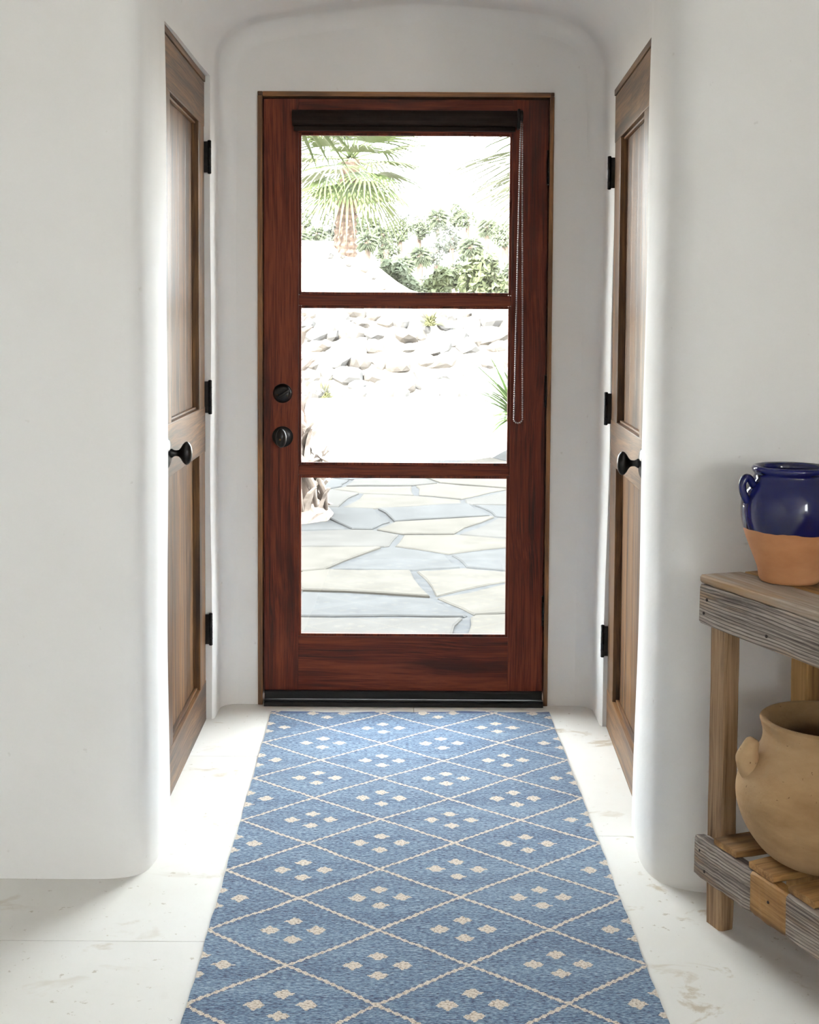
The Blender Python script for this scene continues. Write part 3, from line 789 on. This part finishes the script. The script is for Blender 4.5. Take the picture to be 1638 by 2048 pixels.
tag(link('ground', mb.mesh('ground', SAND)), 'pale sunlit sandy ground rising to a mound beyond the patio', 'ground', 'structure')
# flagstone patio, every stone a piece of its own
patio = tag(MB().box(-3.4, 3.4, 4.6, 12.4, -0.12, -0.062).build('patio', JOINT), 'pale flagstone patio in the shade outside the door', 'patio', 'structure')
def voronoi_cells(x0, x1, y0, y1, dx, dy):
    pts = []
    ny_ = int((y1 - y0) / dy); nx_ = int((x1 - x0) / dx)
    for j in range(-1, ny_ + 1):
        for i in range(-1, nx_ + 1):
            pts.append((x0 + (i + 0.5 + 0.5 * (j % 2) + random.uniform(-.42, .42)) * dx, y0 + (j + 0.5 + random.uniform(-.42, .42)) * dy))
    for k, c in enumerate(pts):
        if not (x0 <= c[0] <= x1 and y0 <= c[1] <= y1): continue
        poly = [(c[0] - 2, c[1] - 2), (c[0] + 2, c[1] - 2), (c[0] + 2, c[1] + 2), (c[0] - 2, c[1] + 2)]
        for q, o in enumerate(pts):
            if q == k or abs(o[0] - c[0]) > 2.6 or abs(o[1] - c[1]) > 2.6: continue
            mx, my = (c[0] + o[0]) / 2, (c[1] + o[1]) / 2; nx2, ny2 = o[0] - c[0], o[1] - c[1]
            L = math.hypot(nx2, ny2); nx2 /= L; ny2 /= L; off_ = 0.018
            new = []
            for a in range(len(poly)):
                p, r = poly[a], poly[(a + 1) % len(poly)]
                dp = (p[0] - mx) * nx2 + (p[1] - my) * ny2 + off_; dr = (r[0] - mx) * nx2 + (r[1] - my) * ny2 + off_
                if dp <= 0: new.append(p)
                if dp * dr < 0:
                    t = dp / (dp - dr); new.append((p[0] + (r[0] - p[0]) * t, p[1] + (r[1] - p[1]) * t))
            poly = new
            if not poly: break
        if len(poly) >= 3: yield poly
n_st = 0
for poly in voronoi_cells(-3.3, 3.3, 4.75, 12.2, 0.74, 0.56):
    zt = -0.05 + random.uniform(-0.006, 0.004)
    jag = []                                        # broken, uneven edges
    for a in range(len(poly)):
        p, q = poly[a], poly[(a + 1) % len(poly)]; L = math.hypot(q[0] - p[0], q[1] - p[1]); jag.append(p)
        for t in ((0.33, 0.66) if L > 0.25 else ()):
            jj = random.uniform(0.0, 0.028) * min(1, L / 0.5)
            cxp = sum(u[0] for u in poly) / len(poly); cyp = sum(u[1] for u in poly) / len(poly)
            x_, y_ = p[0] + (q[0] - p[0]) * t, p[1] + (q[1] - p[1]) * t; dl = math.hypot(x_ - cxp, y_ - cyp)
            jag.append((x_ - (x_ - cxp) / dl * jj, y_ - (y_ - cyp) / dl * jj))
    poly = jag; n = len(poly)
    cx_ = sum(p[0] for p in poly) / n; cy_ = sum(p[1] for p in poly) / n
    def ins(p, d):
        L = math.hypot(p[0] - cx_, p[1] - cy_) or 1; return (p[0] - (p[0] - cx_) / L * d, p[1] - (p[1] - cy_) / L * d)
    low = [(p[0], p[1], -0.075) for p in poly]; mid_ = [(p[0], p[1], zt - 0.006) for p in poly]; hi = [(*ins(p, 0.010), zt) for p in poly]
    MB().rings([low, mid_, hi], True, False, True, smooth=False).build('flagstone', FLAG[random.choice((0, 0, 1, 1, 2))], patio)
    n_st += 1

# ------------------------------------------------------------------ outside: rocks
def rock_mesh(seed, mat):
    r = random.Random(seed)
    bm = bmesh.new(); bmesh.ops.create_icosphere(bm, subdivisions=2, radius=0.5)
    cuts = [Vector((r.uniform(-1, 1), r.uniform(-1, 1), r.uniform(-1, 1))).normalized() for _ in range(9)]
    for v in bm.verts:
        for c in cuts:
            d_ = v.co.dot(c) - 0.36
            if d_ > 0: v.co -= c * d_ * 0.9
        v.co += Vector((r.uniform(-1, 1), r.uniform(-1, 1), r.uniform(-1, 1))) * 0.018
    me = bpy.data.meshes.new('rock'); bm.to_mesh(me); bm.free(); me.materials.append(mat)
    return me
ROCKS = [rock_mesh(k, ROCKM[k % 2]) for k in range(6)]
bank = tag(empty('rock_bank', (0, 23.5, 0)), 'low bank of pale tumbled rocks beyond the sunlit yard', 'rocks')
for row in range(8):
    for i in range(26):
        x = -5.2 + i * 0.42 + random.uniform(-.14, .14); t = (row + 0.35 + random.uniform(-.25, .25)) / 8
        yb = 22.2 + 0.25 * max(-3, min(3, x)); y = yb + 0.1 + t * 2.3
        s = random.uniform(0.34, 0.66)
        o = link('rock', ROCKS[random.randrange(6)], bank, (x, y - 23.5, ground_h(x, y) - 0.02), (random.uniform(-.4, .4), random.uniform(-.4, .4), random.uniform(0, 6.3)))
        o.scale = (s * random.uniform(0.9, 1.6), s, s * random.uniform(0.6, 0.9))
for k, (px, py_, s) in enumerate(((-1.60, 25.6, .16), (-1.34, 25.7, .12), (-1.22, 25.6, .14), (-0.92, 25.7, .15), (-0.72, 25.7, .13), (-0.52, 25.6, .18), (-0.14, 25.7, .15), (1.02, 25.8, .16))):
    o = link('stone', ROCKS[k % 6], None, (px, py_, ground_h(px, py_) + s * 0.18), (0.2 * k, 0.1, k))
    o.scale = (s * 1.4, s, s * 0.8)
    tag(o, ('small grey stone on the sand mound, %s in the row of stones' % ['leftmost', 'second from left', 'third from left', 'fourth from left', 'fifth from left', 'sixth from left', 'seventh from left', 'rightmost'][k]), 'stone', group='stones on the sand mound')

# ------------------------------------------------------------------ outside: palms and plants
def fan_leaf(mb, base, direction, plen, flen, n=22, spread=2.6, droop=0.5, width=0.028, roll=0.0):
    """petiole plus a fan of narrow folded leaflets"""
    d = Vector(direction).normalized(); up = Vector((0, 0, 1))
    side = d.cross(up).normalized(); nor = side.cross(d).normalized()
    p = Vector(base); path_ = [p.copy()]
    for i in range(4):
        p = p + d * plen / 4 + Vector((0, 0, -droop * 0.02 * i)); path_.append(p.copy())
    mb.tube([tuple(q) for q in path_], [0.022, 0.02, 0.017, 0.014, 0.012], 5)
    hub = p
    for k in range(n):
        a = -spread / 2 + spread * k / (n - 1)
        ld = (d * math.cos(a) + (side * math.cos(roll) + nor * math.sin(roll)) * math.sin(a)).normalized()
        L = flen * (0.72 + 0.28 * math.cos(a)) * random.uniform(0.9, 1.08)
        sd = ld.cross(nor).normalized()
        pts = []; q = hub.copy(); dirv = ld.copy()
        for s_ in range(6):
            t = s_ / 5; w = width * (0.35 + 1.5 * t * (1 - t) * 2) * (1 - t) ** 0.35 if s_ < 5 else 0.001
            pts.append((q - sd * w + nor * w * 0.4, q, q + sd * w + nor * w * 0.4))
            dirv = (dirv + Vector((0, 0, -droop * (0.08 + 0.35 * t)))).normalized()
            q = q + dirv * L / 5
        vs = [tuple(v) for tr_ in pts for v in tr_]; fs = []
        for s_ in range(5):
            for c in range(2): fs.append((s_ * 3 + c, s_ * 3 + c + 1, s_ * 3 + c + 4, s_ * 3 + c + 3))
        mb.add(vs, fs, True)
def fan_palm(name, label, loc, h, r0, r1, nf, plen, flen, mats, lean=(0, 0), angles=None, seed=1, group=None):
    random.seed(seed)
    t = tag(empty(name, loc), label, 'palm tree', group=group)
    mb = MB(); segs = 26; rings = []
    for i in range(segs + 1):
        q = i / segs; r = r0 + (r1 - r0) * q; rr = r * (1.10 if i % 2 else 0.94)
        rings.append([(lean[0] * q * q + rr * math.cos(k * math.pi / 8 + i) * random.uniform(.95, 1.05), lean[1] * q * q + rr * math.sin(k * math.pi / 8 + i) * random.uniform(.95, 1.05), -0.15 + (h + 0.15) * q) for k in range(16)])
    # un-twist: same start angle for every ring
    rings = [[(lean[0] * (i / segs) ** 2 + (p[0] - lean[0] * (i / segs) ** 2), p[1], p[2]) for p in rg] for i, rg in enumerate(rings)]
    rings = []
    for i in range(segs + 1):
        q = i / segs; r = r0 + (r1 - r0) * q; rr = r * (1.12 if i % 2 else 0.92)
        rings.append([(lean[0] * q * q + rr * math.cos(k * math.pi / 8) * random.uniform(.94, 1.06), lean[1] * q * q + rr * math.sin(k * math.pi / 8) * random.uniform(.94, 1.06), -0.15 + (h + 0.15) * q) for k in range(16)])
    mb.rings(rings, True, True, True, smooth=False).build('trunk', TRUNK, t)
    top = Vector((lean[0], lean[1], h))
    for k in range(nf):
        a, e = angles[k] if angles else (k * 2.399 + 0.3, math.radians(72 - 122 * k / nf))
        d = (math.cos(a) * math.cos(e), math.sin(a) * math.cos(e), math.sin(e))
        mb = MB(); fan_leaf(mb, top + Vector(d) * 0.06, d, plen, flen * random.uniform(.9, 1.1), 22, 2.7, 0.55)
        mb.build('frond', mats[k % len(mats)], t)
    return t
fan_palm('fan_palm', 'young fan palm on the sand mound, drooping fronds and short trunk', (-1.30, 26.0, ground_h(-1.3, 26.0) - 0.03), 1.78, 0.23, 0.17, 30, 0.60, 1.40, [PALMG], (0.12, 0), seed=5)
fan_palm('fan_palm', 'taller fan palm whose frond tips hang in at the top right pane corner', (2.75, 12.2, -0.06), 2.96, 0.24, 0.17, 16, 0.85, 1.50, [PALMG], (-0.25, 0), seed=9,
         angles=[(math.radians(x), math.radians(y)) for x, y in ((176, 2), (192, -6), (205, 12), (163, -8), (215, -14), (140, 0), (180, 35), (120, 25), (240, 20), (270, 5), (300, 15), (330, -5), (0, 10), (30, 20), (60, 0), (90, 55))])
# old palm by the patio: shaggy trunk wrapped in dry husks
random.seed(21)
op = tag(empty('shaggy_palm', (-0.885, 8.75, -0.06)), 'old palm trunk wrapped in shaggy dry leaf husks beside the patio', 'palm tree')
def lean_x(z): return -0.085 * z
def core_r(z): return float(np.interp(z, [0, 0.15, 0.5, 1.1, 1.6, 4], [0.31, 0.285, 0.25, 0.205, 0.19, 0.17]))
mb = MB(); rings = []
for i in range(31):
    z = -0.1 + 3.5 * i / 30; r = core_r(z)
    rings.append([(lean_x(z) + r * math.cos(k * math.pi / 9) * random.uniform(.93, 1.07), r * math.sin(k * math.pi / 9) * random.uniform(.93, 1.07), z) for k in range(18)])
mb.rings(rings, True, True, True, smooth=False).build('trunk', TRUNK, op)
hm = []
for v_ in range(6):
    mb = MB(); r = random.Random(v_); pts = []; L = r.uniform(.17, .26); out = r.uniform(.05, .11)
    for s_ in range(6):
        t = s_ / 5; w = (0.055 * (1 - t * t) + 0.012) * r.uniform(.85, 1.15)
        c = Vector((0.012 + out * t ** 1.5, r.uniform(-.008, .008) * s_, L * t))
        pts.append([tuple(c + Vector((-0.010, -w, 0))), tuple(c + Vector((0.016, -w * .3, 0))), tuple(c + Vector((0.014, w * .4, 0))), tuple(c + Vector((-0.010, w, 0))), tuple(c + Vector((-0.014, 0, 0)))])
    mb.rings(pts, True, True, True, smooth=False); hm.append(mb.mesh('husk', HUSK))
for i in range(230):
    z = 0.04 + 2.9 * (i / 230) ** 1.35; a = i * 2.399 + random.uniform(-.25, .25); r = core_r(z) - 0.015
    o = link('husk', hm[random.randrange(6)], op, (lean_x(z) + r * math.cos(a), r * math.sin(a), z), (random.uniform(-.5, .5), random.uniform(-.2, .35), a))
    s = random.uniform(.7, 1.05); o.scale = (s, s, s * (-1 if (z < 0.75 and random.random() < 0.45) else 1))
# fibrous foot of the trunk and a few fallen husks hanging over it
mb = MB(); rings = []
for i in range(9):
    t = i / 8; R_ = 0.36 * math.cos(t * 1.35)
    rings.append([(R_ * math.cos(k * math.pi / 14) * random.uniform(.92, 1.08), R_ * math.sin(k * math.pi / 14) * random.uniform(.92, 1.08), 0.16 * math.sin(t * 1.5)) for k in range(28)])
mb.rings(rings, True, True, True, smooth=False).build('root_mat', HUSK, op)
for k, (a, z, ti) in enumerate(((-0.75, 0.46, 1.0), (-0.30, 0.40, 0.8), (-1.1, 0.44, 1.1), (-1.5, 0.48, .9), (0.4, 0.36, 1.0))):
    mb = MB(); mb.tube([(0.235 * math.cos(a) - .03, 0.235 * math.sin(a), z), (0.285 * math.cos(a) - .02, 0.285 * math.sin(a), z - 0.07), (0.325 * math.cos(a + .05), 0.325 * math.sin(a + .05), z - 0.22), (0.335 * math.cos(a + .12), 0.335 * math.sin(a + .12), max(0.06, z - 0.36))], [0.035, 0.046, 0.040, 0.016], 7, True, 0.55)
    mb.build('hanging_husk', HUSK, op)
# its crown, above the view
for k in range(12):
    a = k * 0.524 + 0.2; e = math.radians(20 - 25 * (k % 3)); d = (math.cos(a) * math.cos(e), math.sin(a) * math.cos(e), math.sin(e))
    mb = MB(); fan_leaf(mb, (lean_x(3.4), 0, 3.4), d, 0.7, 0.9, 18, 2.6, 0.35); mb.build('frond', PALMG, op)

def tuft(name, label, cat, loc, n, L, mat, spread=1.0, width=0.012, seed=1, tilt=0.0):
    r = random.Random(seed)
    t = tag(empty(name, loc), label, cat)
    mb = MB()
    for k in range(n):
        a = r.uniform(0, 6.283); e = r.uniform(0.25, 1.45) * spread
        d = Vector((math.cos(a) * math.sin(e), math.sin(a) * math.sin(e), math.cos(e)))
        q = Vector((r.uniform(-.04, .04), r.uniform(-.04, .04), 0)); sd = d.cross(Vector((0, 0, 1)))
        sd = sd.normalized() if sd.length > 1e-3 else Vector((1, 0, 0)); l_ = L * r.uniform(.7, 1.1); pts = []
        for s_ in range(5):
            tt_ = s_ / 4; w = width * (1 - tt_) + 0.001
            nn = sd.cross(d).normalized() * w * 0.5
            pts.append((q - sd * w, q + nn, q + sd * w))
            d = (d + Vector((0, 0, -0.16))).normalized(); q = q + d * l_ / 4
        vs = [tuple(v) for p in pts for v in p]; fs = []
        for s_ in range(4):
            for c in range(2): fs.append((s_ * 3 + c, s_ * 3 + c + 1, s_ * 3 + c + 4, s_ * 3 + c + 3))
        mb.add(vs, fs, True)
    mb.build('blades', mat, t)
    MB().lathe([(0.09, -0.03), (0.10, 0.02), (0.06, 0.09), (0.0005, 0.13)], 12, caps=False).build('crown_base', mat, t)
    return t
tuft('grass_tuft', 'yellow-green grass tuft at the foot of the rock bank', 'grass tuft', (-1.44, 21.85, GZ0), 90, 0.40, DRYG, 0.95, 0.012, 3)
tuft('grass_tuft', 'yellow-green grass tuft growing high on the rock bank', 'grass tuft', (0.37, 23.95, ground_h(0.37, 23.95) + 0.18), 110, 0.48, DRYG, 1.0, 0.012, 4)
yu = tuft('yucca', 'green spiky yucca by the right edge of the middle pane', 'yucca', (1.07, 12.7, GZ0 + 0.38), 90, 0.88, PALMG2, 1.05, 0.028, 6)
MB().tube([(0, 0, -0.46), (0.02, 0, -0.2), (0, 0, 0.06)], [0.085, 0.07, 0.075], 9).build('stem', TRUNK, yu)

# shrubs on the right end of the mound and the far grove
def leaf_blob(seed, n, rx, ry, rz, size):
    r = random.Random(seed); mb = MB()
    lumps = [(Vector((r.uniform(-.6, .6) * rx, r.uniform(-.6, .6) * ry, r.uniform(-.55, .6) * rz)), r.uniform(.35, .6)) for _ in range(7)]
    for k in range(n):
        c, q = lumps[k % 7]
        u = Vector((r.gauss(0, 1), r.gauss(0, 1), r.gauss(0, 1))).normalized() * r.uniform(.6, 1.0) * q
        p = c + Vector((u.x * rx, u.y * ry, u.z * rz)); a = Vector((r.gauss(0, 1), r.gauss(0, 1), r.gauss(0, 1))).normalized(); b = a.orthogonal().normalized()
        s = size * r.uniform(.6, 1.3)
        mb.add([tuple(p - a * s), tuple(p + b * s * .45), tuple(p + a * s), tuple(p - b * s * .45 + a.cross(b) * s * 0.25)], [(0, 1, 2), (0, 2, 3)])
    return mb
def far_palm_crown(seed):
    r = random.Random(seed); mb = MB()
    for k in range(46):
        a = k * 2.399; e = math.radians(75 - 150 * k / 46); d = Vector((math.cos(a) * math.cos(e), math.sin(a) * math.cos(e), math.sin(e)))
        sd = d.cross(Vector((0, 0, 1))).normalized(); nn = sd.cross(d); L = r.uniform(.8, 1.15)
        for w in np.linspace(-0.9, 0.9, 7):
            q = (d * math.cos(w) + sd * math.sin(w)); tip = d * 0.35 * L + q * 0.62 * L - Vector((0, 0, 0.22 * L))
            b0 = d * 0.30 * L
            mb.add([tuple(b0 - sd * .03), tuple(b0 + d * .02 + sd * .03), tuple(b0 + q * .35 * L + nn * .03), tuple(tip)], [(0, 1, 2), (0, 2, 3)])
    return mb
PC = [far_palm_crown(k).mesh('crown', TREEG) for k in range(3)]
TC = [leaf_blob(30 + k, 900, 1.0, 1.0, 0.9, 0.13).mesh('crown', (TREEG2, TREEG)[k % 2]) for k in range(4)]
tk = MB(); tk.tube([(0, 0, 0), (0.02, 0, 0.5), (0, 0.01, 1.0)], [0.09, 0.07, 0.06], 8); TKM = tk.mesh('trunk', TRUNK)
random.seed(77)
def far_tree(kind, x, y, ztop, r, label, group):
    z0 = ground_h(x, y) - 0.05; h = ztop - z0
    t = tag(empty('palm_tree' if kind == 'palm' else 'round_tree', (x, y, z0)), label, 'tree', group=group)
    hc = h - r * 0.85
    o = link('trunk', TKM, t); o.scale = (1.6, 1.6, hc + 0.1)
    o = link('crown', random.choice(PC if kind == 'palm' else TC), t, (0, 0, hc), (0, 0, random.uniform(0, 6.3))); o.scale = (r, r, r * random.uniform(.85, 1.1))
rows = [(35.5, 2.1, 'front'), (40, 3.0, 'second'), (45, 3.9, 'third'), (51, 4.7, 'fourth'), (58, 5.6, 'fifth'), (66, 6.7, 'rearmost')]
ORD = ['leftmost', 'second from left', 'third from left', 'fourth from left', 'fifth from left', 'sixth from left', 'seventh from left', 'eighth from left', 'ninth from left', 'rightmost']
for ri, (yb, zt, rn) in enumerate(rows):
    xr = yb * 0.115 + 0.9; n = 10; gap_ = 2 * xr / n
    for i in range(n):
        x = -xr + gap_ * (i + 0.5 + (0.25 if ri % 2 else -0.25)) + random.uniform(-.08, .08) * gap_
        kd = 'palm' if (i * 7 + ri * 3) % 5 < 2 else 'round'
        far_tree(kd, x, yb + random.uniform(-.6, .6), zt + random.uniform(-.45, .35), gap_ * (random.uniform(.42, .46) if kd == 'palm' else random.uniform(.46, .50)),
                 'pale %s, %s in the %s row of the distant grove' % ('fan palm' if kd == 'palm' else 'round-crowned tree', ORD[i], rn), 'far palms of the grove' if kd == 'palm' else 'far round trees of the grove')
for k, (x, y, rx, rz, z, lb) in enumerate(((1.55, 27.2, .62, .55, 2.15, 'large olive green shrub at the right end of the sand mound'),
                                           (0.72, 28.3, .50, .45, 2.05, 'olive shrub left of the large shrub on the mound'),
                                           (2.85, 27.0, .60, .75, 2.35, 'tall dark green shrub behind the right edge of the top pane'),
                                           (-0.25, 28.6, .45, .40, 2.15, 'small green shrub just right of the young palm trunk'))):
    t = tag(empty('shrub', (x, y, ground_h(x, y))), lb, 'shrub', group='shrubs on the mound')
    zz = z - ground_h(x, y)
    leaf_blob(60 + k, 1100, rx, rx, rz, 0.10).build('foliage', BUSHG if k != 3 else TREEG, t, 0, (0, 0, zz))
    MB().tube([(0, 0, -0.1), (0.03, 0, zz * 0.5), (0, 0.02, zz)], [0.05, 0.04, 0.03], 7).build('stem', TRUNK, t)
